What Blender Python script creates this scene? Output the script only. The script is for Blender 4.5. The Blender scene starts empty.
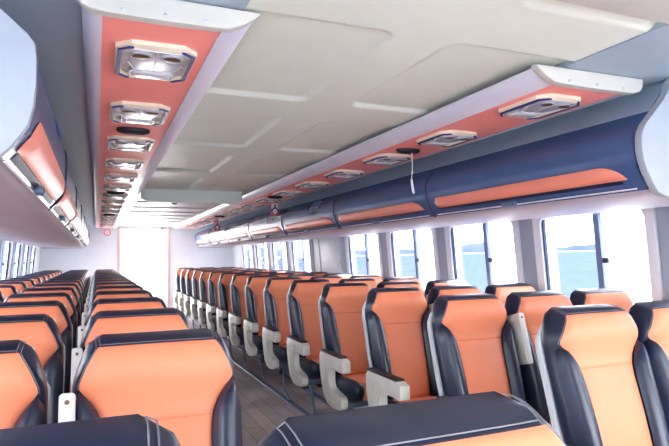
import bpy, bmesh, math, random
from mathutils import Vector, Matrix
random.seed(7)
S = bpy.context.scene
COL = S.collection
PI = math.pi

# ------------------------------------------------------------------ materials
def lin(c):
    return tuple(((v/255)/12.92 if v/255 <= .04045 else ((v/255+.055)/1.055)**2.4) for v in c)

def mat(name, rgb, rough=.5, metal=0., var=.06, scale=8., bump=0., bscale=120., coat=0., spec=.5, stretch=None):
    m = bpy.data.materials.new(name); m.use_nodes = True
    nt = m.node_tree; b = nt.nodes['Principled BSDF']
    tc = nt.nodes.new('ShaderNodeTexCoord'); mp = nt.nodes.new('ShaderNodeMapping')
    if stretch: mp.inputs['Scale'].default_value = stretch
    nt.links.new(tc.outputs['Object'], mp.inputs['Vector'])
    nz = nt.nodes.new('ShaderNodeTexNoise'); nz.inputs['Scale'].default_value = scale; nz.inputs['Detail'].default_value = 4
    nt.links.new(mp.outputs['Vector'], nz.inputs['Vector'])
    rp = nt.nodes.new('ShaderNodeValToRGB'); c = lin(rgb)
    rp.color_ramp.elements[0].position = .3; rp.color_ramp.elements[1].position = .7
    rp.color_ramp.elements[0].color = (*[v*(1-var) for v in c], 1)
    rp.color_ramp.elements[1].color = (*[min(1, v*(1+var)) for v in c], 1)
    nt.links.new(nz.outputs['Fac'], rp.inputs['Fac']); nt.links.new(rp.outputs['Color'], b.inputs['Base Color'])
    b.inputs['Roughness'].default_value = rough; b.inputs['Metallic'].default_value = metal
    b.inputs['Specular IOR Level'].default_value = spec
    b.inputs['Coat Weight'].default_value = coat; b.inputs['Coat Roughness'].default_value = .25
    if bump:
        n2 = nt.nodes.new('ShaderNodeTexNoise'); n2.inputs['Scale'].default_value = bscale
        nt.links.new(mp.outputs['Vector'], n2.inputs['Vector'])
        bp = nt.nodes.new('ShaderNodeBump'); bp.inputs['Strength'].default_value = bump; bp.inputs['Distance'].default_value = .01
        nt.links.new(n2.outputs['Fac'], bp.inputs['Height']); nt.links.new(bp.outputs['Normal'], b.inputs['Normal'])
    return m

M = {
 'navy': mat('navy_leather', (20, 29, 55), .32, bump=.10, bscale=14, var=.15, spec=.6),
 'orange': mat('orange_leather', (236, 138, 98), .46, bump=.08, bscale=11, var=.05, scale=5),
 'shell': mat('seat_shell_plastic', (205, 208, 212), .45),
 'stitch': mat('stitch_thread', (128, 126, 132), .7),
 'beige': mat('armrest_plastic', (214, 212, 202), .45, var=.03),
 'black': mat('black_rubber', (26, 28, 36), .5),
 'steel': mat('blue_grey_steel', (96, 112, 136), .55, metal=.2),
 'floor': None,
 'cream': mat('ceiling_cream', (226, 232, 218), .5, var=.02),
 'cream2': mat('lowered_ceiling_white', (232, 233, 232), .45, var=.02),
 'capcream': mat('end_cap_cream', (204, 202, 192), .5, var=.03),
 'grey': mat('soffit_grey', (158, 174, 188), .45, var=.03),
 'coral': mat('coral_panel', (255, 152, 140), .35, var=.03),
 'mould': mat('satin_moulding', (222, 222, 234), .3, metal=.12, var=.03),
 'wall': mat('white_wall', (232, 234, 240), .45, var=.02),
 'pier': mat('grey_pier', (158, 166, 180), .5, var=.03), 'bounce_deck': mat('pale_bounce_deck', (196, 198, 204), .6),
 'binface': mat('bin_grey_blue', (66, 94, 138), .25, var=.05),
 'binend': mat('bin_end_plate', (170, 178, 188), .5, var=.02),
 'binunder': mat('bin_underside', (190, 184, 194), .5, var=.03),
 'binlip': mat('bin_orange_lip', (255, 152, 124), .4, var=.03),
 'dark': mat('dark_channel', (24, 34, 62), .5),
 'white': mat('white_plastic', (238, 239, 242), .4, var=.02),
 'silver': mat('silver_plastic', (196, 198, 206), .35, metal=.35, var=.05),
 'ivory': mat('ivory_frame', (244, 230, 202), .45),
 'blue': mat('deep_blue_stripe', (34, 44, 120), .4),
 'nozzle': mat('bronze_nozzle', (112, 88, 70), .35, metal=.4),
 'lens': mat('lamp_lens', (222, 226, 232), .15, var=.02),
 'pink': mat('door_trim_pink', (214, 184, 180), .5),
 'winframe': mat('window_frame_white', (236, 236, 238), .45, var=.02),
 'gasket': mat('gasket_dark_blue', (40, 60, 92), .5),
 'mullion': mat('mullion_grey', (110, 128, 160), .4, metal=.3),
 'red': mat('sign_red', (206, 70, 76), .5),
 'signpale': mat('sign_pale', (238, 214, 214), .5),
 'skyblue': mat('bright_blue_plastic', (96, 140, 230), .5),
 'hill': mat('island_haze_blue', (58, 66, 90), 1, var=.2, scale=.03, spec=0.), 'surf': mat('pale_shore_surf', (120, 125, 130), 1, spec=0.),  # blue of the distance haze is put into the hill colour
}

def floor_mat():
    m = bpy.data.materials.new('dark_wood_vinyl'); m.use_nodes = True
    nt = m.node_tree; b = nt.nodes['Principled BSDF']
    tc = nt.nodes.new('ShaderNodeTexCoord'); mp = nt.nodes.new('ShaderNodeMapping')
    mp.inputs['Rotation'].default_value = (0, 0, PI/2)
    nt.links.new(tc.outputs['Object'], mp.inputs['Vector'])
    br = nt.nodes.new('ShaderNodeTexBrick')
    br.inputs['Color1'].default_value = (*lin((196, 176, 170)), 1); br.inputs['Color2'].default_value = (*lin((168, 150, 146)), 1)
    br.inputs['Mortar'].default_value = (*lin((112, 100, 98)), 1); br.inputs['Scale'].default_value = 1
    br.inputs['Brick Width'].default_value = 1.1; br.inputs['Row Height'].default_value = .12; br.inputs['Mortar Size'].default_value = .003
    nt.links.new(mp.outputs['Vector'], br.inputs['Vector'])
    nz = nt.nodes.new('ShaderNodeTexNoise'); nz.inputs['Scale'].default_value = 6; nz.inputs['Detail'].default_value = 8
    nt.links.new(tc.outputs['Object'], nz.inputs['Vector'])
    mx = nt.nodes.new('ShaderNodeMix'); mx.data_type = 'RGBA'; mx.blend_type = 'MULTIPLY'; mx.inputs[0].default_value = .6
    nt.links.new(br.outputs['Color'], mx.inputs[6]); nt.links.new(nz.outputs['Color'], mx.inputs[7])
    g = nt.nodes.new('ShaderNodeHueSaturation'); g.inputs['Saturation'].default_value = .7; g.inputs['Value'].default_value = 1.3
    nt.links.new(mx.outputs[2], g.inputs['Color']); nt.links.new(g.outputs['Color'], b.inputs['Base Color'])
    b.inputs['Roughness'].default_value = .42
    return m
M['floor'] = floor_mat()

def glass_mat():
    m = bpy.data.materials.new('window_glass'); m.use_nodes = True
    nt = m.node_tree; nt.nodes.clear()
    o = nt.nodes.new('ShaderNodeOutputMaterial'); t = nt.nodes.new('ShaderNodeBsdfTransparent')
    t.inputs[0].default_value = (.93, .96, 1, 1)
    g = nt.nodes.new('ShaderNodeBsdfGlossy'); g.inputs['Roughness'].default_value = .03
    lw = nt.nodes.new('ShaderNodeLayerWeight'); f = nt.nodes.new('ShaderNodeMath'); f.operation = 'POWER'; f.inputs[1].default_value = 5; nt.links.new(lw.outputs['Facing'], f.inputs[0])
    mx = nt.nodes.new('ShaderNodeMixShader')
    nt.links.new(f.outputs[0], mx.inputs[0]); nt.links.new(t.outputs[0], mx.inputs[1]); nt.links.new(g.outputs[0], mx.inputs[2])
    nt.links.new(mx.outputs[0], o.inputs[0])
    return m
M['glass'] = glass_mat()

def blind_mat(name='sunlit_white_blind', w=.75):
    m = bpy.data.materials.new(name); m.use_nodes = True
    nt = m.node_tree; nt.nodes.clear()
    o = nt.nodes.new('ShaderNodeOutputMaterial'); t = nt.nodes.new('ShaderNodeBsdfTranslucent'); d = nt.nodes.new('ShaderNodeBsdfDiffuse')
    nz = nt.nodes.new('ShaderNodeTexNoise'); nz.inputs['Scale'].default_value = 30
    rp = nt.nodes.new('ShaderNodeValToRGB'); rp.color_ramp.elements[0].color = (.93, .94, .96, 1); rp.color_ramp.elements[1].color = (.98, .98, .98, 1)
    nt.links.new(nz.outputs[0], rp.inputs[0])
    nt.links.new(rp.outputs[0], t.inputs[0]); nt.links.new(rp.outputs[0], d.inputs[0])
    mx = nt.nodes.new('ShaderNodeMixShader'); mx.inputs[0].default_value = w
    nt.links.new(d.outputs[0], mx.inputs[1]); nt.links.new(t.outputs[0], mx.inputs[2]); nt.links.new(mx.outputs[0], o.inputs[0])
    return m
M['blind'] = blind_mat()

def sea_mat():
    m = mat('sea_water', (58, 67, 100), 1, var=.14, scale=.35, spec=0.)
    return m
M['sea'] = sea_mat()

# ------------------------------------------------------------------ mesh helpers
class MB:
    def __init__(s): s.bm = bmesh.new()
    def box(s, x0, x1, y0, y1, z0, z1, bev=0., seg=2):
        r = bmesh.ops.create_cube(s.bm, size=1)
        for v in r['verts']:
            v.co = Vector(((x0+x1)/2 + v.co.x*(x1-x0), (y0+y1)/2 + v.co.y*(y1-y0), (z0+z1)/2 + v.co.z*(z1-z0)))
        if bev:
            es = list({e for v in r['verts'] for e in v.link_edges})
            bmesh.ops.bevel(s.bm, geom=es, offset=bev, segments=seg, profile=.5, affect='EDGES')
        return s
    def grid(s, nu, nv, f, wrap_u=False, caps=False):
        rows = []
        for j in range(nv):
            rows.append([s.bm.verts.new(f(i/(nu if wrap_u else nu-1), j/(nv-1))) for i in range(nu)])
        for j in range(nv-1):
            for i in range(nu if wrap_u else nu-1):
                k = (i+1) % nu
                s.bm.faces.new((rows[j][i], rows[j][k], rows[j+1][k], rows[j+1][i]))
        if caps:
            s.bm.faces.new(rows[0][::-1]); s.bm.faces.new(rows[-1])
        return s
    def prism(s, pts, d, bev=0., seg=2):
        """pts: closed 3D polygon; d: extrusion vector"""
        d = Vector(d)
        a = [s.bm.verts.new(p) for p in pts]; b = [s.bm.verts.new(Vector(p)+d) for p in pts]
        n = len(pts); fs = [s.bm.faces.new(a), s.bm.faces.new(b[::-1])]
        for i in range(n): fs.append(s.bm.faces.new((a[i], b[i], b[(i+1) % n], a[(i+1) % n])))
        if bev:
            es = [e for e in fs[0].edges] + [e for e in fs[1].edges]
            bmesh.ops.bevel(s.bm, geom=es, offset=bev, segments=seg, profile=.5, affect='EDGES')
        return s
    def ring(s, outer, inner, d):
        """outer/inner loops of equal length; extruded along d"""
        d = Vector(d); n = len(outer)
        o0 = [s.bm.verts.new(p) for p in outer]; i0 = [s.bm.verts.new(p) for p in inner]
        o1 = [s.bm.verts.new(Vector(p)+d) for p in outer]; i1 = [s.bm.verts.new(Vector(p)+d) for p in inner]
        for k in range(n):
            q = (k+1) % n
            for A, B in ((o0, i0), (o1, o0), (i1, o1), (i0, i1)):
                s.bm.faces.new((A[k], A[q], B[q], B[k]))
        return s
    def tube(s, pts, r, n=8, closed=False):
        pts = [Vector(p) for p in pts]; m = len(pts); rows = []
        up = None
        for k, p in enumerate(pts):
            a = pts[(k-1) % m] if (closed or k > 0) else p
            b = pts[(k+1) % m] if (closed or k < m-1) else p
            t = (b-a).normalized()
            if up is None: up = t.orthogonal().normalized()
            up = (up - t*up.dot(t)).normalized(); w = t.cross(up)
            rows.append([s.bm.verts.new(p + up*r*math.cos(2*PI*i/n) + w*r*math.sin(2*PI*i/n)) for i in range(n)])
        for k in range(m if closed else m-1):
            q = (k+1) % m
            for i in range(n):
                j = (i+1) % n
                s.bm.faces.new((rows[k][i], rows[k][j], rows[q][j], rows[q][i]))
        if not closed:
            s.bm.faces.new(rows[0][::-1]); s.bm.faces.new(rows[-1])
        return s
    def lathe(s, prof, n=20, c=(0, 0, 0), ax=(1, 1)):
        c = Vector(c)
        rows = [[s.bm.verts.new(c + Vector((r*ax[0]*math.cos(2*PI*i/n), r*ax[1]*math.sin(2*PI*i/n), z))) for i in range(n)] for r, z in prof]
        for k in range(len(rows)-1):
            for i in range(n):
                j = (i+1) % n
                s.bm.faces.new((rows[k][i], rows[k][j], rows[k+1][j], rows[k+1][i]))
        s.bm.faces.new(rows[0][::-1]); s.bm.faces.new(rows[-1])
        return s
    def build(s, name, m, parent=None, smooth=True, ang=40, loc=None):
        bmesh.ops.recalc_face_normals(s.bm, faces=s.bm.faces[:])
        me = bpy.data.meshes.new(name); s.bm.to_mesh(me); s.bm.free()
        me.materials.append(m)
        if smooth:
            me.shade_smooth()
            me.set_sharp_from_angle(angle=math.radians(ang))
        o = bpy.data.objects.new(name, me); COL.objects.link(o)
        if parent: o.parent = parent
        if loc: o.location = loc
        return o

def empty(name, loc=(0, 0, 0)):
    o = bpy.data.objects.new(name, None); COL.objects.link(o); o.location = loc; o.empty_display_size = .1
    return o
def tag(o, label=None, cat=None, group=None, kind=None):
    if label: o['label'] = label
    if cat: o['category'] = cat
    if group: o['group'] = group
    if kind: o['kind'] = kind
    return o
def struct(o): o['kind'] = 'structure'; return o
KIDS = {}
def copy_tree(o, parent=None):
    c = o.copy(); COL.objects.link(c)
    if parent: c.parent = parent
    for ch in list(o.children): copy_tree(ch, c)
    return c
def sm(a, b, x):
    t = max(0., min(1., (x-a)/(b-a))); return t*t*(3-2*t)
def lerp_tab(tab, x):
    for (x0, y0), (x1, y1) in zip(tab, tab[1:]):
        if x <= x1: 
            t = max(0, (x-x0)/(x1-x0)); return y0+(y1-y0)*t
    return tab[-1][1]
def rrect(u0, u1, v0, v1, r, n=5):
    P = []
    for (cu, cv, a0) in ((u1-r, v1-r, 0), (u0+r, v1-r, PI/2), (u0+r, v0+r, PI), (u1-r, v0+r, 1.5*PI)):
        for k in range(n+1):
            a = a0+PI/2*k/n; P.append((cu+r*math.cos(a), cv+r*math.sin(a)))
    return P

# ------------------------------------------------------------------ layout constants (metres; camera above the origin)
EYE = 1.33
XC = .93                       # centre line of the cabin
PITCH, Y1 = .78, 1.73            # row spacing, first full row (top of its backrests)
YW = 13.25                       # far bulkhead
def mir(x): return 2*XC-x

# ------------------------------------------------------------------ the seat
L = .715; RHO = math.radians(14); PZ = .425; PY = -L*math.sin(RHO)
CT, ST = math.cos(RHO), math.sin(RHO)
def B(x, s, d): return Vector((x, PY+s*ST-d*CT, PZ+s*CT+d*ST))
HW = [(0, .190), (.12, .200), (.30, .211), (.50, .215), (.575, .215), (.61, .209), (.64, .199), (.67, .188), (.69, .179), (.704, .167), (L, .142)]
WO = [(0, .126), (.28, .130), (.42, .135), (.475, .142), (.51, .157), (.535, .175), (.555, .192), (.568, .201), (.582, .200), (.62, .184), (.672, .156)]
def hw(s): return 1.025*lerp_tab(HW, s)
def wo(s): return lerp_tab(WO, s)
def dmid(s): return .060 + .035*sm(.49, .62, s) + .012*math.sin(PI*min(1, s/.45))
def dfront(x, s):
    a = min(1., abs(x)/hw(s)); t = s/L
    e = (max(0, 1-a**5))**.5
    top = (max(0, 1-max(0, (s-.60)/(L-.60))**3.0))**.5
    bot = (max(0, 1-max(0, (.05-s)/.05)**2.5))**.5
    wing = .022*sm(.55, .95, a)*sm(.53, .60, s)*(1-sm(.65, .70, s))
    return (dmid(s)+wing)*e*top*bot
NS = 34
def smap(v): return L*(v + .06*math.sin(2*PI*v)/(2*PI))
def upholstery():
    mb = MB(); NA = 22
    def f(u, v):
        s = smap(v)
        if u <= .5:                      # front
            a = -math.cos(PI*u/.5); x = a*hw(s); return B(x, s, dfront(x, s))
        a = math.cos(PI*(u-.5)/.5); x = a*hw(s)
        top = (max(0, 1-max(0, (s-.62)/(L-.62))**3))**.5
        return B(x, s, -.045*(max(0, 1-abs(a)**6))**.5*top)
    mb.grid(2*NA, NS, f, wrap_u=True, caps=True)
    return mb
def insert(s0, s1, g):
    mb = MB(); nu, nv = 23, 32
    def f(u, v):
        e = min(min(u, 1-u)*16, min(v, 1-v)*30, 1); e = math.sqrt(1-(1-e)**2)
        uu = -1+2*u; s = s0+(s1-s0)*v
        x = uu*wo(s)
        return B(x, s, dfront(x, s) + .001 + .004*e + .006*(1-uu*uu)*math.sin(PI*v))
    return mb.grid(nu, nv, f)
def bolster(sg):
    mb = MB(); nu, nv = 12, 26
    S1 = .560
    def f(u, v):
        s = S1*v**.9 if v < 1 else S1
        q = min(1, (1-v)/.16); cap = (1-(1-q)**2)**.5
        xi, xo = wo(s)+.000, hw(s)+.004
        if s > .47: xo = xi+(xo-xi)*(.25+.75*cap)
        x = xi+(xo-xi)*u
        bulge = .058*cap*(math.sin(PI*min(1, u*.80+.02))**.55)
        base = dfront(min(x, hw(s)*.97), s)
        d = base*(1-.55*max(0, (u-.75)/.25)**2)+bulge-.003
        return B(sg*x, s, d)
    return mb.grid(nu, nv, f)
def shell():
    mb = MB(); n = 18
    ss = [.66*k/n for k in range(n+1)]
    right = [(hw(q)+.004-(.03*sm(.60, .66, q)), q) for q in ss]; left = [(-x, q) for x, q in right[::-1]]
    mb.prism([B(x, q, -.048) for x, q in right+left], B(0, 0, .024)-B(0, 0, 0), bev=.005)
    return mb
def seam_tubes():
    mb = MB()
    for sg in (-1, 1):                                   # short double seam over the shoulder of the headrest
        for off in (0, .010):
            pts = []
            for k in range(9):
                t = k/8; s = .672+(L-.004-.672)*t; x = sg*(.150+.004*t+off)
                x = sg*min(abs(x), hw(s)*.985)
                pts.append(B(x, s, dfront(x, s)+.0015))
            mb.tube(pts, .0011, 5)
    pts = [B(-.148+.296*k/14, .678, dfront(-.148+.296*k/14, .678)+.0015) for k in range(15)]
    mb.tube(pts, .0010, 5)
    return mb
def side_seam(sg):
    pts = [B(sg*(wo(q)+.003), q, dfront(wo(q)+.003, q)+.0005) for q in [.568+.100*k/8 for k in range(9)]]
    return MB().tube(pts, .0013, 5)

proto = {}
def part(key, mbf, name, m, **k):
    o = mbf.build(name, m, None, **k); proto[key] = o; return o
part('uph', upholstery(), 'backrest', M['navy'], ang=75)
part('head', insert(.4712, .672, 1), 'headrest_panel', M['orange'], ang=75)
part('lumb', insert(.01, .4708, 1), 'backrest_panel', M['orange'], ang=75)
part('bolL', bolster(-1), 'side_bolster', M['navy'], ang=75)
part('bolR', bolster(1), 'side_bolster', M['navy'], ang=75)
part('shell', shell(), 'back_shell', M['shell'])
part('seam', seam_tubes(), 'stitching', M['stitch'])
part('pipeL', side_seam(-1), 'piping', M['stitch']); part('pipeR', side_seam(1), 'piping', M['stitch'])
# cushion: navy sides, orange centre
def cushion():
    mb = MB(); n = 24
    prof = [(-.165, .335), (-.165, .445), (-.30, .455), (-.50, .468), (-.585, .466), (-.62, .445), (-.625, .41), (-.60, .365), (-.55, .335)]
    def f(u, v):
        k = u*len(prof); i = int(round(k)) % len(prof); y, z = prof[i]
        xx = -1+2*v; e = (1-abs(xx)**8)**.5 if abs(xx) < 1 else 0
        cz = .395; cy = -.40
        sc = .86+.14*e
        return Vector((xx*.212, cy+(y-cy)*sc, cz+(z-cz)*sc + (.022*sm(.62, .85, abs(xx)) if z > .43 else 0)*(1 if abs(xx) < .97 else .4)))
    mb.grid(len(prof), n, f, wrap_u=True, caps=True); return mb
part('cush', cushion(), 'seat_cushion', M['navy'], ang=60)
def cush_panel():
    mb = MB()
    prof = [(-.17, .450), (-.30, .460), (-.50, .473), (-.588, .471), (-.625, .449), (-.631, .41), (-.606, .362)]
    def f(u, v):
        k = v*(len(prof)-1); i = min(int(k), len(prof)-2); t = k-i
        y = prof[i][0]*(1-t)+prof[i+1][0]*t; z = prof[i][1]*(1-t)+prof[i+1][1]*t
        uu = -1+2*u; e = min(1, (1-abs(uu))*8)
        c = Vector((0, -.4, .40)); p = Vector((0, y, z)); q = c+(p-c)*(.97+.04*e)
        return Vector((uu*.145, q.y, q.z))
    return mb.grid(15, 19, f)
part('cushp', cush_panel(), 'seat_panel', M['orange'], ang=60)
# fixed aisle armrest: a C-shaped side panel open to the front
def arm_c(sg):
    pts = [(-.075, .585), (-.10, .612), (-.14, .618), (-.30, .618), (-.485, .612), (-.50, .60), (-.50, .525), (-.485, .515), (-.33, .522), (-.265, .515),
           (-.245, .49), (-.245, .42), (-.265, .385), (-.31, .365), (-.46, .352), (-.475, .335), (-.47, .285), (-.44, .262), (-.30, .248), (-.21, .265), (-.15, .31), (-.11, .39), (-.085, .49)]
    mb = MB(); mb.prism([(sg*.230, y, z) for y, z in pts], (sg*.055, 0, 0), bev=.007)
    return mb
def arm_inset(sg):
    pts = [(-.115, .575), (-.30, .578), (-.30, .545), (-.215, .530), (-.20, .40), (-.25, .33), (-.38, .315), (-.38, .29), (-.27, .283), (-.19, .33), (-.14, .44)]
    mb = MB(); mb.prism([(sg*.284, y, z) for y, z in pts], (sg*.004, 0, 0), bev=.0015); return mb
def arm_pad(sg):
    mb = MB(); mb.box(min(sg*.228, sg*.287), max(sg*.228, sg*.287), -.46, -.085, .612, .626, .005); return mb
def arm_tip(sg):
    mb = MB(); mb.box(min(sg*.226, sg*.289), max(sg*.226, sg*.289), -.512, -.40, .522, .604, .008); return mb
for sg, k in ((-1, 'L'), (1, 'R')):
    part('armc'+k, arm_c(sg), 'armrest', M['beige'])
    part('armi'+k, arm_inset(sg), 'armrest_inset', M['beige'])
    part('armp'+k, arm_pad(sg), 'armrest_pad', M['black'])
    part('armt'+k, arm_tip(sg), 'armrest_tip', M['beige'])
ARMX = -.2185
# folded-up armrest between two seats
def arm_up():
    mb = MB(); pts = rrect(-.019, .019, .325, .585, .010, 3)
    mb.prism([B(ARMX+u, s, .030) for u, s in pts], B(0, 0, .095)-B(0, 0, 0), bev=.005); return mb
def arm_up_dot():
    mb = MB(); c = [(ARMX+.006*math.cos(2*PI*k/12), .562+.006*math.sin(2*PI*k/12)) for k in range(12)]
    mb.prism([B(u, s, .124) for u, s in c], B(0, 0, .003)-B(0, 0, 0)); return mb
def arm_down():
    mb = MB(); mb.box(ARMX-.018, ARMX+.018, -.52, -.13, .545, .60, .010); return mb
part('down', arm_down(), 'armrest', M['beige'])
part('up', arm_up(), 'folded_armrest', M['beige'])
part('updot', arm_up_dot(), 'screw', M['nozzle'])
# under-frame
def beam():
    mb = MB(); mb.box(-.21, .21, -.45, -.40, .28, .325, .005).box(-.21, .21, -.25, -.20, .28, .325, .005); return mb
part('beam', beam(), 'seat_beam', M['steel'])
def jleg(x):
    pts = [(x, -.425, .30)]
    for k in range(9):
        a = PI/2*k/8; pts.append((x, -.425+.0-.10*(1-math.cos(a))*.9, .30-.05-.19*math.sin(a)*1.0))
    pts += [(x, -.53, .060), (x, -.55, .030), (x, -.60, .0245)]
    mb = MB(); mb.tube(pts, .012, 8); return mb
def bleg(x):
    mb = MB(); mb.tube([(x, -.225, .30), (x, -.225, .17), (x, -.20, .06), (x, -.185, .022)], .014, 8); mb.box(x-.03, x+.03, -.24, -.13, .0118, .024, .003); return mb
for k, x in (('L', -.15), ('R', .15)):
    part('fl'+k, jleg(x), 'leg', M['steel']); part('bl'+k, bleg(x), 'leg', M['black'])

BASIC = ['uph', 'head', 'lumb', 'bolL', 'bolR', 'shell', 'seam', 'pipeL', 'pipeR', 'cush', 'cushp', 'beam']
def make_seat(keys, loc, label, group):
    r = empty('ferry_seat', loc); tag(r, label, 'seat', group)
    made = {}
    for k in BASIC+keys:
        c = proto[k].copy(); COL.objects.link(c); made[k] = c
        c.parent = r
    for k in made:
        if k == 'up' and loc[0] < 1: made[k].location = (-.008, .006, -.026)
        if k[:3] == 'arm': made[k].location = (.010 if k[-1] == 'L' else -.010, -.06, .022)
    for ch, pa in (('armiL', 'armcL'), ('armpL', 'armcL'), ('armtL', 'armcL'), ('armiR', 'armcR'), ('armpR', 'armcR'), ('armtR', 'armcR'), ('updot', 'up'), ('seam', 'uph'), ('pipeL', 'uph'), ('pipeR', 'uph')):
        if ch in made and pa in made:
            made[ch].parent = made[pa]; made[ch].location = (0, 0, 0)
    return r
ORD = ['first', 'second', 'third', 'fourth', 'fifth', 'sixth', 'seventh', 'eighth', 'ninth', 'tenth', 'eleventh', 'twelfth', 'thirteenth', 'fourteenth', 'fifteenth']
ARM_L = ['armcL', 'armiL', 'armpL', 'armtL']; ARM_R = ['armcR', 'armiR', 'armpR', 'armtR']; UP = ['up', 'updot']
RX = 1.795                        # right block, aisle column
LX = .162                        # left block, aisle column
NROW = 15
CR, CL = .464, .497
for r in range(NROW):
    y = Y1+PITCH*r
    make_seat(ARM_L+['flL', 'blR'], (RX, y, 0), 'orange and navy aisle seat right of the aisle, %s row from the near end' % ORD[r], 'seats right of the aisle')
    make_seat((UP if r else ['down'])+['blL'], (RX+CR, y, 0), 'orange and navy middle seat right of the aisle, %s row from the near end' % ORD[r], 'seats right of the aisle')
    make_seat(UP+['flR', 'blR'], (RX+2*CR, y, 0), 'orange and navy seat beside the right windows, %s row from the near end' % ORD[r], 'seats right of the aisle')
    make_seat(ARM_R+UP+['flR', 'blL'], (LX, y, 0), 'orange and navy aisle seat left of the aisle, %s full row from the near end' % ORD[r], 'seats left of the aisle')
    make_seat(UP+['blL'], (LX-CL, y, 0), 'orange and navy middle seat left of the aisle, %s full row from the near end' % ORD[r], 'seats left of the aisle')
    if r >= 3:
        make_seat(['flL', 'blR'], (LX-2*CL, y, 0), 'orange and navy seat beside the left windows, %s full row from the near end' % ORD[r], 'seats left of the aisle')
make_seat(ARM_R+['flR', 'blL'], (.350, .63, .027), 'orange seat with broad dark top edge, closest of all, cut off by the bottom edge', 'closest seats')
make_seat(['blL'], (-.104, .64, .048), 'dark topped seat in the bottom left corner, only its top edge showing', 'closest seats')
for o in proto.values(): bpy.data.objects.remove(o)

struct(MB().box(-1.05, .64, -.3, .80, .0, .027, .004).build('floor_step', M['floor']))
# seat rails on the floor
for x, lab in ((1.64, 'steel seat track on the floor under the right aisle seats'), (1.95, 'steel seat track on the floor under the right middle seats'), (.30, 'steel seat track on the floor under the left aisle seats')):
    mb = MB(); mb.prism([(x-.03, 1.0, .0005), (x-.02, 1.0, .011), (x+.02, 1.0, .011), (x+.03, 1.0, .0005)], (0, YW-1.05, 0), bev=.001)
    tag(mb.build('seat_rail', M['steel']), lab, 'rail', 'seat rails')

# ------------------------------------------------------------------ shell of the cabin
YB = -2.6
WL, WR = mir(3.01), 3.01
struct(MB().box(WL-.1, WR+.1, YB, YW+1.6, -.05, 0).build('floor', M['floor'], smooth=False))
struct(MB().box(-3.2, 5.0, -9, YB-.01, -.06, -.01).build('floor_aft_bounce', M['bounce_deck'], smooth=False))  # unseen pale deck added behind the camera to bounce skylight onto the ceiling
# cream ceiling with moulded recesses
ZC = EYE+.72
XA, XB = .385, 1.655
panels = []
for k in range(-1, 5):
    y0 = .385+1.19*k
    panels += [(.30, .895, y0, y0+.875), (1.105, 1.75, y0, y0+.875)]
def rsdf(x, y, p, r=.06):
    cx, cy = (p[0]+p[1])/2, (p[2]+p[3])/2; hx, hy = (p[1]-p[0])/2-r, (p[3]-p[2])/2-r
    qx, qy = abs(x-cx)-hx, abs(y-cy)-hy
    return math.hypot(max(qx, 0), max(qy, 0))+min(max(qx, qy), 0)-r
def ceil_z(x, y):
    h = 0
    for p in panels:
        d = rsdf(x, y, p)
        if d < .03: h = max(h, .028*sm(.012, -.045, d) if False else .017*(1-sm(-.026, .004, d)))
    return ZC+h
NX, NY = 130, 620
YC1 = 6.10
mb = MB()
mb.grid(NX, NY, lambda u, v: Vector((XA+(XB-XA)*u, YB+(YC1-YB)*v, ceil_z(XA+(XB-XA)*u, YB+(YC1-YB)*v))))
struct(mb.build('ceiling', M['cream'], ang=80))
# far part of the ceiling beyond the cross beam, with cross ribs
mb = MB(); mb.box(XA, XB, YC1, YW, ZC, ZC+.03)
for k in range(8): mb.box(.46, 1.58, YC1+.6+k*.78, YC1+.67+k*.78, ZC-.014, ZC+.002, .004)
struct(mb.build('ceiling_panel', M['cream2']))
mb = MB()
mb.prism([(.49, YC1, EYE+.59), (1.40, YC1, EYE+.59), (1.47, YC1, EYE+.63), (1.47, YC1, ZC+.02), (.42, YC1, ZC+.02), (.42, YC1, EYE+.63)], (0, .12, 0), bev=.01)
struct(mb.build('ceiling_beam', M['cream']))
mb = MB(); mb.box(.45, 1.60, .80, 1.135, ZC-.045, ZC+.02, .012)
struct(mb.build('ceiling_beam', M['capcream']))
# grey soffits outboard of the cream ceiling
ZS = EYE+.714
struct(MB().box(XB-.002, WR, YB, YW, ZS, ZS+.06).build('ceiling_soffit', M['grey'], smooth=False))
struct(MB().box(WL, XA+.002, YB, YW, ZS, ZS+.06).build('ceiling_soffit', M['grey'], smooth=False))
struct(MB().box(WL, WR, YB, YW, ZC+.10, ZC+.14).build('ceiling_deck', M['wall'], smooth=False))

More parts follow.
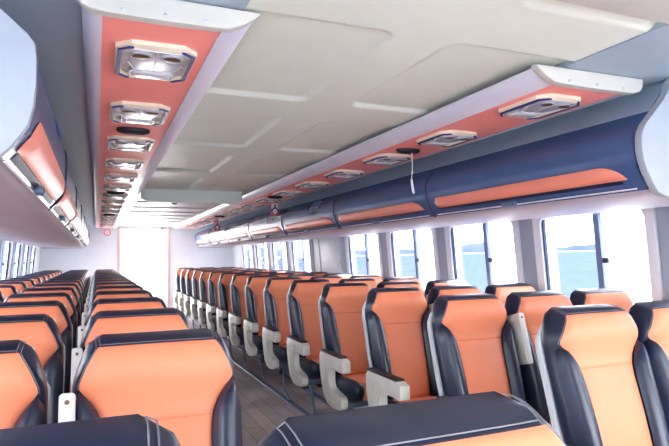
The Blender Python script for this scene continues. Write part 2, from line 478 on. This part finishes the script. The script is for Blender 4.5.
# side walls (lean inwards at the top) with window openings
def wx(side, z):                                  # inner face of the wall at height z
    x = 3.005-.078*max(0, z-.75)
    return x if side > 0 else mir(x)
ZW0, ZW1 = .88, EYE+.305
WIN = [2.27+1.13*k for k in range(-4, 9)]        # near edges of the window frames
WW = .94
def wall_slab(mb, side, y0, y1, z0, z1):
    t = .09*side; a, b = wx(side, z0), wx(side, z1)
    for p in ([(a, y0, z0), (b, y0, z1), (b+t, y0, z1), (a+t, y0, z0)],): mb.prism(p, (0, y1-y0, 0))
BLANK = 4+4                                        # the bay without a window
for side, nm in ((1, 'right'), (-1, 'left')):
    w = MB()
    wall_slab(w, side, YB, YW, 0, .75); wall_slab(w, side, YB, YW, .75, ZW0); wall_slab(w, side, YB, YW, ZW1, ZC)
    e = YB
    for k, y in enumerate(WIN):
        if side > 0 and k == BLANK: continue
        if y > e: wall_slab(w, side, e, y, ZW0, ZW1)
        e = y+WW
    wall_slab(w, side, e, YW, ZW0, ZW1)
    struct(w.build('wall_'+nm, M['wall'], smooth=False))
    pm = MB()                                      # grey piers between the windows, proud of the wall
    for k, y in enumerate(WIN):
        y0 = y-.165; y1 = y-.025
        if side > 0 and k == BLANK+1 : y0 = y-.09
        a, b = wx(side, ZW0-.1), wx(side, ZW1); t = -.012*side
        pm.prism([(a-.001*side, y0, ZW0-.1), (b-.001*side, y0, ZW1), (b+t, y0, ZW1), (a+t, y0, ZW0-.1)], (0, y1-y0, 0))
    struct(pm.build('trim_1' if side > 0 else 'trim_2', M['pier'], smooth=False))

def W(side, y, z, off):                            # a point on the wall, off = into the room
    return Vector((wx(side, z)-off*side, y, z))
wn = 0
for side in (1, -1):
    for k, y in enumerate(WIN):
        if side > 0 and k == BLANK: continue
        if side < 0 and k < 4: pass
        wn += 1
        r = struct(empty('window_%d' % wn, (wx(side, ZW0), y+WW/2, ZW0)))
        off0 = Vector(r.location)
        def Q(yy, zz, o): return W(side, yy, zz, o)-off0
        ou = rrect(y-.015, y+WW+.015, ZW0-.015, ZW1+.005, .07); inn = rrect(y+.05, y+WW-.05, ZW0+.05, ZW1-.045, .06)
        m = MB(); m.ring([Q(a, b, .022) for a, b in ou], [Q(a, b, .016) for a, b in inn], (.085*side, 0, 0)); m.build('window_frame', M['winframe'], r, ang=35)
        ya, yb, za, zb = y+.045, y+WW-.045, ZW0+.045, ZW1-.04
        ym = y+WW*.445
        def slab(y0, y1, z0, z1, o, t, name, mt):
            m = MB(); m.prism([Q(y0, z0, o), Q(y1, z0, o), Q(y1, z1, o), Q(y0, z1, o)], (t*side, 0, 0)); return m.build(name, mt, r, smooth=False)
        slab(ym, yb, za, zb, -.035, .004, 'glass_pane', M['glass'])
        slab(ya, ym-.02, za, zb, -.030, .006, 'blind', M['blind'])
        slab(yb-.022, yb, za, zb, .0, .02, 'gasket', M['gasket'])
        slab(yb-.10, yb-.022, za, zb, -.02, .008, 'blind', M['blind'])
        mu = slab(ym-.025, ym+.02, za, zb, -.005, .03, 'mullion', M['mullion'])
        m = MB(); zc = (za+zb)/2+.02
        m.prism([Q(a, b, .0) for a, b in rrect(ym-.085, ym-.045, zc-.018, zc+.018, .006, 2)], (-.018*side, 0, 0), bev=.003)
        m.prism([Q(a, b, .018) for a, b in rrect(ym-.10, ym-.075, zc-.007, zc+.007, .003, 2)], (-.012*side, 0, 0))
        m.build('latch', M['gasket'], r)
# the blank bay on the right: a white panel with a seam strip
yb0 = WIN[BLANK]
mb = MB(); mb.prism([W(1, yb0+.02, .80, .001), W(1, yb0+.92, .80, .001), W(1, yb0+.92, ZW1+.01, .001), W(1, yb0+.02, ZW1+.01, .001)], (-.014, 0, 0), bev=.003)
p = mb.build('trim_3', M['white']); struct(p)
mb = MB(); mb.prism([W(1, yb0+.74, .80, .0155), W(1, yb0+.765, .80, .0155), W(1, yb0+.765, ZW1-.02, .0155), W(1, yb0+.74, ZW1-.02, .0155)], (-.006, 0, 0))
mb.build('seam_strip', M['pier'], p)

# far bulkhead with the door
DX0, DX1, DZ = .475, 1.475, ZC-.015
mb = MB(); mb.box(WL, DX0, YW, YW+.1, 0, ZC); mb.box(DX1, WR, YW, YW+.1, 0, ZC); mb.box(DX0, DX1, YW, YW+.1, DZ, ZC)
struct(mb.build('wall_far', M['wall'], smooth=False))
d = struct(empty('door_1', ((DX0+DX1)/2, YW, 0)))
hx = (DX1-DX0)/2
m = MB(); m.box(-hx-.055, -hx+.005, -.03, .10, 0, DZ, .006).box(hx-.005, hx+.055, -.03, .10, 0, DZ, .006).box(-hx-.055, hx+.055, -.03, .10, DZ-.005, DZ+.055, .006)
m.build('door_frame', M['pink'], d)
m = MB(); m.box(-hx, hx, .045, .052, 0.08, DZ-.06); m.build('whitening_pane', M['blind'], d, smooth=False)  # translucent pane added so the open doorway burns out to white
m = MB(); m.box(hx-.14, hx-.10, .02, .06, 0, DZ-.01, .004); m.build('door_stile', M['winframe'], d)
m = MB(); m.box(-hx, hx, .02, .06, 0, .09, .004).box(-hx, hx, .02, .06, DZ-.07, DZ-.005, .004); m.build('door_rail', M['winframe'], d)

# ------------------------------------------------------------------ service strips over the seats
YS0, YS1 = 1.62, 12.9
ZP = EYE+.658
def strip(f, W0, label, YS0, outer):
    """f(0) is the inner edge of the coral panel, f grows towards the wall"""
    t = empty('ceiling_service_strip', (f(W0/2), YS0, ZP)); tag(t, label, 'ceiling panel', 'ceiling service strips')
    o = Vector(t.location)
    def pr(pts, y0, y1, name, m, bev=.002):
        mb = MB(); mb.prism([Vector((f(x), y0, ZP+z))-o for x, z in pts], (0, y1-y0, 0), bev=bev); return mb.build(name, m, t)
    pr([(0, 0), (W0, 0), (W0, .017), (0, .017)], YS0+.01, YS1, 'coral_panel', M['coral'])
    pr([(-.095, .040), (-.078, .026), (-.040, .006), (-.012, -.004), (0, -.006), (0, .012), (-.012, .014), (-.038, .022), (-.074, .040), (-.095, .050)], YS0+.01, YS1, 'inner_moulding', M['mould'])
    pr([(W0, -.006), (W0+.02, -.004), (W0+.040, .006), (W0+.052, .024), (W0+.055, .055), (W0+.045, .055), (W0+.036, .026), (W0+.026, .016), (W0+.012, .012), (W0, .012)], YS0+.01, YS1, 'outer_moulding', outer)
    cap = [(-.112, .052), (-.095, .034), (-.062, .012), (-.02, -.008), (.03, -.010), (W0/2, -.012), (W0-.02, -.010), (W0+.025, -.007), (W0+.05, .003), (W0+.064, .022), (W0+.066, .055)]
    c = pr(cap, YS0-.022, YS0+.012, 'end_cap', M['capcream'], .004)
    for x in (.05, W0/2, W0-.05):
        mb = MB(); mb.lathe([(.0055, 0), (.006, .003), (.003, .005)], 10)
        for v in mb.bm.verts: v.co = Vector((v.co.x, -v.co.z, v.co.y))
        mb.build('screw', M['silver'], c, loc=Vector((f(x), YS0-.022, ZP+.004))-o)
    return t
strip(lambda x: 1.622+x, .385, 'coral ceiling strip of air vents above the right seats, its end cap beside grey soffit', 1.64, M['grey'])
strip(lambda x: .325-x, .318, 'coral ceiling strip of air vents between white mouldings above the left aisle seats', 1.585, M['mould'])
# air vent and lamp units
def oct_(w, h, c, k=0): return [(-w+c, -h), (w-c, -h), (w, -h+c), (w, h-c), (w-c, h), (-w+c, h), (-w, h-c), (-w, -h+c)]
def make_vent():
    r = empty('air_vent_unit')
    W_, H_ = .122, .165
    o1 = oct_(W_, H_, .045); o2 = oct_(W_-.020, H_-.020, .038)
    m = MB(); m.ring([(x, y, -.014) for x, y in o1], [(x, y, -.0225) for x, y in o2], (0, 0, .0135)); m.build('vent_frame', M['ivory'], r, ang=25)
    m = MB(); m.prism([(x, y, -.008) for x, y in oct_(W_-.019, H_-.019, .038)], (0, 0, .006)); m.build('backing', M['silver'], r, ang=25)
    for sg in (-1, 1):                                                     # blue side stripes
        m = MB(); p = [(sg*(W_-.006), -H_+.045), (sg*(W_-.006), H_-.045), (sg*(W_-.040), H_-.012), (sg*(W_-.052), H_-.012), (sg*(W_-.018), H_-.048), (sg*(W_-.018), -H_+.048), (sg*(W_-.052), -H_+.012), (sg*(W_-.040), -H_+.012)]
        m.prism([(x, y, -.0245) for x, y in p], (0, 0, .006)); m.build('side_stripe', M['blue'], r, smooth=False)
    m = MB()                                                               # raised face between the nozzles and the lamp
    m.prism([(x, y, -.024) for x, y in ((-.086, -.138), (.086, -.138), (.080, -.045), (.055, .045), (-.055, .045), (-.080, -.045))], (0, 0, .018), bev=.005)
    m.build('face_plate', M['silver'], r)
    m = MB(); m.tube([(0, -.135, -.0245), (0, .04, -.0245)], .0018, 5)
    for sg in (-1, 1): m.tube([(sg*.098, .02, -.012), (sg*.085, -.03, -.0225), (sg*.060, .046, -.0225), (0, .056, -.0225)], .0028, 6)
    m.build('rib', M['white'], r)
    for sg in (-1, 1):
        n_ = MB().lathe([(.034, .004), (.034, -.004), (.029, -.007), (.024, -.004), (.018, .0)], 20).build('air_nozzle', M['silver'], r, loc=(sg*.047, -.100, -.024))
        MB().lathe([(.026, .003), (.027, -.006), (.012, -.009), (.004, -.009)], 16, ax=(1, .7)).build('nozzle_core', M['nozzle'], n_, loc=(0, 0, -.001))
    m = MB(); m.prism([(x, y, -.026) for x, y in rrect(-.066, .066, .064, .132, .02, 4)], (0, 0, .020), bev=.006); l_ = m.build('lamp_lens', M['lens'], r)
    m = MB(); m.ring([(x, y, -.023) for x, y in rrect(-.074, .074, .056, .139, .024, 4)], [(x, y, -.023) for x, y in rrect(-.067, .067, .063, .133, .02, 4)], (0, 0, .016)); m.build('lamp_bezel', M['silver'], r, ang=25)
    return r
vent0 = make_vent(); used = False
for side in (1, -1):
    for k in range(15):
        o = vent0 if not used else copy_tree(vent0); used = True
        y = 1.925+.715*k
        o.location = (1.80 if side > 0 else .168, y, ZP)
        tag(o, ('angular silver air vent, %s from the near end of the %s coral strip' % (ORD[k], 'right' if side > 0 else 'left')), 'air vent', 'air vents above the right seats' if side > 0 else 'air vents above the left seats')
def make_speaker():
    r = empty('ceiling_speaker')
    MB().lathe([(.064, 0), (.066, -.010), (.060, -.020), (.045, -.024), (.043, -.016), (.012, -.014)], 28, ax=(1.25, .72)).build('speaker_body', M['black'], r, ang=50)
    MB().lathe([(.020, -.014), (.020, -.022), (.008, -.026)], 16, ax=(1.2, .8)).build('speaker_cone', M['dark'], r)
    m = MB()
    for k in range(-2, 3): m.tube([(k*.018, -.026, -.019), (k*.018, .026, -.019)], .0022, 5)
    m.build('grille', M['black'], r)
    return r
sp0 = make_speaker()
for i, (side, y, lab) in enumerate(((1, 3.04, 'black oval speaker on the right coral strip with thin cord hanging below'), (1, 5.90, 'black oval speaker far along the right coral strip, near the hanging red sign'),
                        (1, 8.90, 'tiny dark oval speaker near the far end of the right coral strip'),
                        (-1, 3.01, 'dark oval speaker between the second and third vents of the left coral strip'), (-1, 5.90, 'dark oval speaker halfway along the left coral strip'), (-1, 8.90, 'tiny dark oval speaker near the far end of the left coral strip'))):
    o = sp0 if i == 0 else copy_tree(sp0)
    o.location = (1.785 if side > 0 else .165, y, ZP)
    tag(o, lab, 'speaker', 'oval ceiling speakers')
# the hanging cord with a pale plastic tag
t = empty('hanging_tag', (1.80, 3.02, ZP-.024)); tag(t, 'thin white cord with a pale plastic tag hanging from the right ceiling strip', 'cord')
m = MB(); m.tube([(0, 0, 0), (.002, 0, -.06), (0, 0, -.118)], .003, 6); m.build('cord', M['white'], t)
m = MB(); m.lathe([(.006, .006), (.007, 0), (.004, -.007)], 10, c=(0, 0, -.122)); m.build('knot', M['white'], t)
m = MB(); m.tube([(0, 0, -.125), (-.006, 0, -.165)], .0025, 6).prism([(-.013, -.001, -.165), (.0, -.001, -.165), (.014, -.001, -.250), (.004, -.001, -.256), (-.004, -.001, -.240)], (0, .003, 0)); m.build('plastic_tag', M['lens'], t)

# hanging red signs with a life-jacket pictogram
def make_sign():
    r = empty('hanging_sign')
    m = MB(); m.tube([(0, 0, 0), (0, 0, -.115)], .0016, 5); m.build('hanger', M['white'], r)
    m = MB(); m.box(-.068, .068, -.004, .004, -.315, -.115, .002); m.build('sign_plate', M['red'], r)
    m = MB(); m.box(-.055, .055, -.0062, -.0042, -.215, -.128); m.build('sign_field', M['signpale'], r, smooth=False)
    def disc(cx, cz, rx, rz, y, name, mt):
        m = MB(); m.prism([(cx+rx*math.cos(2*PI*k/24), y, cz+rz*math.sin(2*PI*k/24)) for k in range(24)], (0, .002, 0)); return m.build(name, mt, r, smooth=False)
    disc(0, -.160, .014, .016, -.0085, 'pictogram_head', M['black'])
    m = MB(); m.prism([(x, -.0085, z) for x, z in ((-.050, -.255), (-.048, -.222), (-.030, -.196), (-.010, -.182), (.010, -.182), (.030, -.196), (.048, -.222), (.050, -.255), (.034, -.285), (-.034, -.285))], (0, .002, 0)); m.build('pictogram_body', M['blue'], r, smooth=False)
    disc(0, -.248, .036, .040, -.0108, 'pictogram_disc', M['white'])
    return r
s0 = make_sign()
ZSG = ZS
for i, (x, y, sc, lab) in enumerate(((1.885, 6.24, .78, 'nearer red hanging sign with a white disc, in front of the right luggage bins'), (1.885, 9.62, .82, 'farther red hanging sign with a white disc, near the end of the right bins'))):
    o = s0 if i == 0 else copy_tree(s0); o.location = (x, y, ZSG); o.scale = (sc,)*3; tag(o, lab, 'sign', 'red hanging signs')
# the small round sign at the far end of the left strip
t = empty('round_sign', (.20, 12.8, ZP)); tag(t, 'small round white sign with red rim at the far end of the left strip', 'sign')
m = MB(); m.tube([(0, 0, 0), (0, 0, -.03)], .003, 6); m.build('hanger', M['white'], t)
m = MB(); m.prism([(.072*math.cos(2*PI*k/28), 0, -.10+.072*math.sin(2*PI*k/28)) for k in range(28)], (0, .006, 0)); m.build('rim', M['red'], t, smooth=False)
m = MB(); m.prism([(.056*math.cos(2*PI*k/28), -.002, -.10+.056*math.sin(2*PI*k/28)) for k in range(28)], (0, .0015, 0)); m.build('disc', M['white'], t, smooth=False)
# detector under the ceiling beam
t = empty('ceiling_detector', (.90, 7.35, ZC)); tag(t, 'small round detector with a dark eye on the ceiling beyond the beam', 'detector')
MB().lathe([(.055, 0), (.055, -.012), (.045, -.018)], 20).build('detector_base', M['white'], t); MB().lathe([(.034, -.018), (.032, -.035), (.015, -.042)], 18).build('detector_eye', M['black'], t)

# ------------------------------------------------------------------ overhead luggage bins
BL, YBIN = 1.56, 1.585
FACE_R = [(2.13, .712), (2.105, .645), (2.075, .612), (1.972, .510), (1.948, .480), (1.94, .45), (1.94, .40), (1.948, .36), (1.966, .315), (1.996, .27), (2.02, .237)]
FACE_L = [(2.13, .712), (2.10, .690), (2.06, .655), (1.955, .560), (1.938, .538), (1.935, .50), (1.935, .43), (1.938, .38), (1.950, .330), (1.986, .275), (2.02, .240)]
FACE = FACE_R
def face_pt(q):                                    # q in 0..1 along FACE from the top down
    seg = [math.dist(a, b) for a, b in zip(FACE, FACE[1:])]; T = sum(seg); d = q*T
    for (a, b), s in zip(zip(FACE, FACE[1:]), seg):
        if d <= s+1e-9: return (a[0]+(b[0]-a[0])*d/s, a[1]+(b[1]-a[1])*d/s)
        d -= s
    return FACE[-1]
def face_n(q):
    a, b = face_pt(max(0, q-.02)), face_pt(min(1, q+.02)); tx, tz = b[0]-a[0], b[1]-a[1]; l = math.hypot(tx, tz)
    return (tz/l, -tx/l)                           # towards the aisle / outwards
def offp(q, d):
    p, n = face_pt(q), face_n(q); return (p[0]+n[0]*d, p[1]+n[1]*d)
def make_bin(f, o):
    r = empty('overhead_bin', o)
    o = Vector(o)
    def V(x, y, z): return Vector((f(x), y, EYE+z))-Vector((o.x, 0, o.z))
    core = [offp(k/24, -.014) for k in range(25)]+[(2.06, .233), (2.80, .242), (2.80, .711)]
    m = MB(); m.prism([V(x, .004, z) for x, z in core], (0, BL-.008, 0)); m.build('bin_body', M['binunder'], r, ang=30)
    # curved door panel
    m = MB(); q0, q1 = (.165 if FACE is FACE_R else .15), .985
    def fd(u, v):
        # v around a thin closed section
        n = 26
        if v <= .5: q = q0+(q1-q0)*v/.5; dd = 0
        else: q = q1-(q1-q0)*(v-.5)/.5; dd = -.012
        x, z = offp(q, dd); y = .008+u*(BL-.016)
        return V(x, y, z)
    m.grid(2, 60, fd)
    bmesh.ops.holes_fill(m.bm, edges=[e for e in m.bm.edges if e.is_boundary])
    m.build('bin_door', M['binface'], r, ang=35)
    # orange grip lip: rounded at the far end, its top edge curving down at the near end
    m = MB(); qa, qb, qc = (.745, .868, .900) if FACE is FACE_R else (.70, .90, .945)
    def fl(u, v):
        y = .07+u*(BL-.15)
        a = max(0, (.10-u)/.10); b = max(0, (u-.972)/.028); r = 1-(max(0, 1-b*b))**.5
        hi = qa+(qb-qa)*max(.93*(1-(max(0, 1-a**2.2))**.75), .5*r); lo = qb-(qb-qa)*.5*r
        q = hi+(lo-hi)*v; x, z = offp(q, .003+.012*math.sin(PI*v)**.7*min(1, u*12, (1-u)*30))
        return V(x, y, z)
    m.grid(70, 12, fl); m.build('grip_lip', M['binlip'], r, ang=60)
    m = MB()
    def fc(u, v):
        x, z = offp(qb+.003+(qc-qb-.003)*v, .002); return V(x, .10+u*(BL-.22), z)
    m.grid(2, 4, fc); m.build('finger_channel', M['dark'], r)
    m = MB(); e = offp(.948 if FACE is FACE_R else .968, .004); m.tube([V(e[0], .05, e[1]), V(e[0], BL-.05, e[1])], .0035, 8); m.build('edge_trim', M['white'], r)
    m = MB(); p = offp(.935, .008); c = V(p[0], BL*.52, p[1]); m.box(c.x-.016, c.x+.016, c.y-.05, c.y+.05, c.z-.015, c.z+.012, .004); m.build('bin_latch', M['steel'], r)
    # dark joint at the far end
    m = MB(); pts = [V(*((lambda p: (p[0], BL-.006, p[1]))(offp(.36+q/30*.62, .002)))) for q in range(31)]; m.tube(pts, .006, 6); m.build('joint_seal', M['dark'], r)
    return r
fR = lambda x: x+.03
fL = lambda x: 1.785-x
bins = {}
for f_, e_, n_ in ((lambda x: x+.03, 2.03, 'trim_4'), (lambda x: 1.785-x, 0, 'trim_5')):      # grey cove between ceiling soffit and bins
    a = [(2.16, .714), (2.135, .700), (2.106, .650), (2.040, .583), (2.032, .572)] if e_ else [(2.16, .714), (2.125, .703), (2.095, .680), (2.054, .644), (2.044, .634)]
    b = [(x+.012, z+.014) for x, z in a[::-1]]
    mb = MB(); mb.prism([(f_(x), YBIN+.002, EYE+z) for x, z in a+b[:-1]], (0, BL*7-.004, 0)); struct(mb.build(n_, M['grey'], ang=30))
for side, f, nm in ((1, fR, 'right'), (-1, fL, 'left')):
    first = None; FACE = FACE_R if side > 0 else FACE_L
    for k in range(7):
        o = (f(2.4), YBIN+BL*k, EYE+.24)
        if first is None: b = first = make_bin(f, o)
        else: b = copy_tree(first); b.location = o
        extra = ', with blue notice' if (side > 0 and k == 3) else ''
        tag(b, 'grey blue luggage bin above the %s windows, %s from the near end%s' % (nm, ORD[k], extra), 'luggage bin', 'luggage bins above the %s windows' % nm)
    # pale end plate closing the row
    pl = [(x-.006, z) for x, z in FACE]+[(2.06, .220), (2.80, .225), (2.80, .711)]
    mb = MB(); mb.prism([(f(x), YBIN-.035, EYE+z) for x, z in pl], (0, .034, 0), bev=.004)
    e = mb.build('bin_end_panel', M['binend']); tag(e, 'pale grey end plate closing the near end of the %s luggage bins' % nm, 'panel')
    for yy, zz in ((2.14, .50), (2.16, .33)):
        mb = MB(); mb.lathe([(.006, 0), (.006, .003), (.003, .005)], 10)
        for v in mb.bm.verts: v.co = Vector((v.co.x, -v.co.z, v.co.y))
        mb.build('screw', M['dark'], e, loc=(f(yy), YBIN-.035, EYE+zz))
    mb = MB(); mb.prism([(f(x), YBIN+BL*7+.001, EYE+z) for x, z in pl], (0, .03, 0), bev=.004)
    e = mb.build('bin_end_panel', M['binend']); tag(e, 'pale end plate closing the far end of the %s luggage bins' % nm, 'panel')
FACE = FACE_R
# notices stuck on the bin doors
def on_face(q0, q1, y0, y1, f, name, m, d=.003, parent=None):
    mb = MB(); mb.grid(2, 8, lambda u, v: Vector((f(offp(q0+(q1-q0)*v, d)[0]), y0+(y1-y0)*u, EYE+offp(q0+(q1-q0)*v, d)[1])))
    bmesh.ops.solidify(mb.bm, geom=mb.bm.faces[:], thickness=.001)
    return mb.build(name, m, parent)
n = on_face(.40, .64, 5.10, 5.33, fR, 'notice', M['white'], .0035); tag(n, 'pale blue notice with a picture above text lines, stuck on a right bin door', 'notice')
on_face(.42, .52, 5.12, 5.31, fR, 'picture', M['skyblue'], .0052, n)
for k in range(3): on_face(.545+k*.03, .557+k*.03, 5.13, 5.30, fR, 'text_line', M['mullion'], .0052, n)
n = on_face(.46, .66, 6.55, 6.88, fR, 'notice', M['white'], .0035); tag(n, 'plain white notice on a right bin door behind the nearer red sign', 'notice')
on_face(.56, .60, 6.58, 6.62, fR, 'dark_mark', M['black'], .0052, n)
# blue tab on the left bin door
FACE = FACE_L
n = on_face(.36, .50, YBIN+BL*.55, YBIN+BL*.68, fL, 'blue_tab', M['skyblue'], .004); tag(n, 'small bright blue tab stuck on the nearest left luggage bin door', 'tab')

# ------------------------------------------------------------------ outside: sea and a haze-blue island shore
SL = .0092
mb = MB(); mb.bm.faces.new([mb.bm.verts.new(v) for v in ((-3000, -1500, -3-SL*3000), (3000, -1500, -3+SL*3000), (3000, 3000, -3+SL*3000), (-3000, 3000, -3-SL*3000))])
struct(mb.build('sea', M['sea'], smooth=False))
for sg in (1, -1):
    mb = MB(); N = 160
    def ridge(u, v):
        a = math.radians(5+95*u); R0 = 900; h = 12+4*math.sin(u*23)+3*math.sin(u*57+1)+1.6*math.sin(u*131)+1.2*math.sin(u*311)
        h *= .9+.1*math.sin(u*9)
        R = R0+60*v; x = sg*R*math.sin(a); y = R*math.cos(a)
        return Vector((x, y, -3+SL*x-1+(h+1)*math.sin(PI*v)**.7))
    m2 = MB(); m2.grid(N, 3, lambda u, v: Vector((sg*(893+4*v)*math.sin(math.radians(5+95*u)), (893+4*v)*math.cos(math.radians(5+95*u)), -3+SL*sg*893*math.sin(math.radians(5+95*u))+1.6*v)))
    struct(m2.build('shore', M['surf']))
    mb.grid(N, 7, ridge); struct(mb.build('hills', M['hill']))

# ------------------------------------------------------------------ light
w = bpy.data.worlds.new('World'); S.world = w; w.use_nodes = True
nt = w.node_tree; bg = nt.nodes['Background']
tc = nt.nodes.new('ShaderNodeTexCoord'); nz = nt.nodes.new('ShaderNodeTexNoise'); nz.inputs['Scale'].default_value = 2.5; nz.inputs['Detail'].default_value = 5
nt.links.new(tc.outputs['Generated'], nz.inputs['Vector'])
rp = nt.nodes.new('ShaderNodeValToRGB'); rp.color_ramp.elements[0].position = .35; rp.color_ramp.elements[1].position = .7
rp.color_ramp.elements[0].color = (.86, .92, 1, 1); rp.color_ramp.elements[1].color = (1, 1, 1, 1)
nt.links.new(nz.outputs['Fac'], rp.inputs['Fac']); nt.links.new(rp.outputs['Color'], bg.inputs['Color'])
bg.inputs['Strength'].default_value = 2.6
sd = bpy.data.lights.new('sun', 'SUN'); sd.energy = 2.6; sd.angle = math.radians(3); sd.color = (1, .96, .9)
so = bpy.data.objects.new('sun', sd); COL.objects.link(so)
so.rotation_euler = Vector((-.52, -.12, -.84)).to_track_quat('-Z', 'Y').to_euler()
def area(name, loc, rot, sx, sy, e):
    a = bpy.data.lights.new(name, 'AREA'); a.shape = 'RECTANGLE'; a.size = sx; a.size_y = sy; a.energy = e
    o = bpy.data.objects.new(name, a); COL.objects.link(o); o.location = loc; o.rotation_euler = rot; return o

area('daylight_through_far_door', ((DX0+DX1)/2, YW-.02, 1.05), Vector((0, -1, 0)).to_track_quat('-Z', 'Y').to_euler(), .92, 1.85, 15)
# ------------------------------------------------------------------ camera
F = 564.7; TH = math.atan(33/F); PS = math.atan((334.5-96.25)/F*math.cos(TH)); ROLL = math.radians(.7445)
cd = bpy.data.cameras.new('camera'); cam = bpy.data.objects.new('camera', cd); COL.objects.link(cam)
cd.sensor_width = 36; cd.lens = F/669*36; cd.clip_end = 6000; cd.clip_start = .02
cam.location = (0, 0, EYE); cam.rotation_euler = (Matrix.Rotation(-PS, 3, 'Z') @ Matrix.Rotation(PI/2+TH, 3, 'X') @ Matrix.Rotation(-ROLL, 3, 'Z')).to_euler()
S.camera = cam
S.view_settings.view_transform = 'Standard'; S.view_settings.look = 'None'; S.view_settings.gamma = 1
S.view_settings.use_curve_mapping = False
S.view_settings.exposure = 2.42
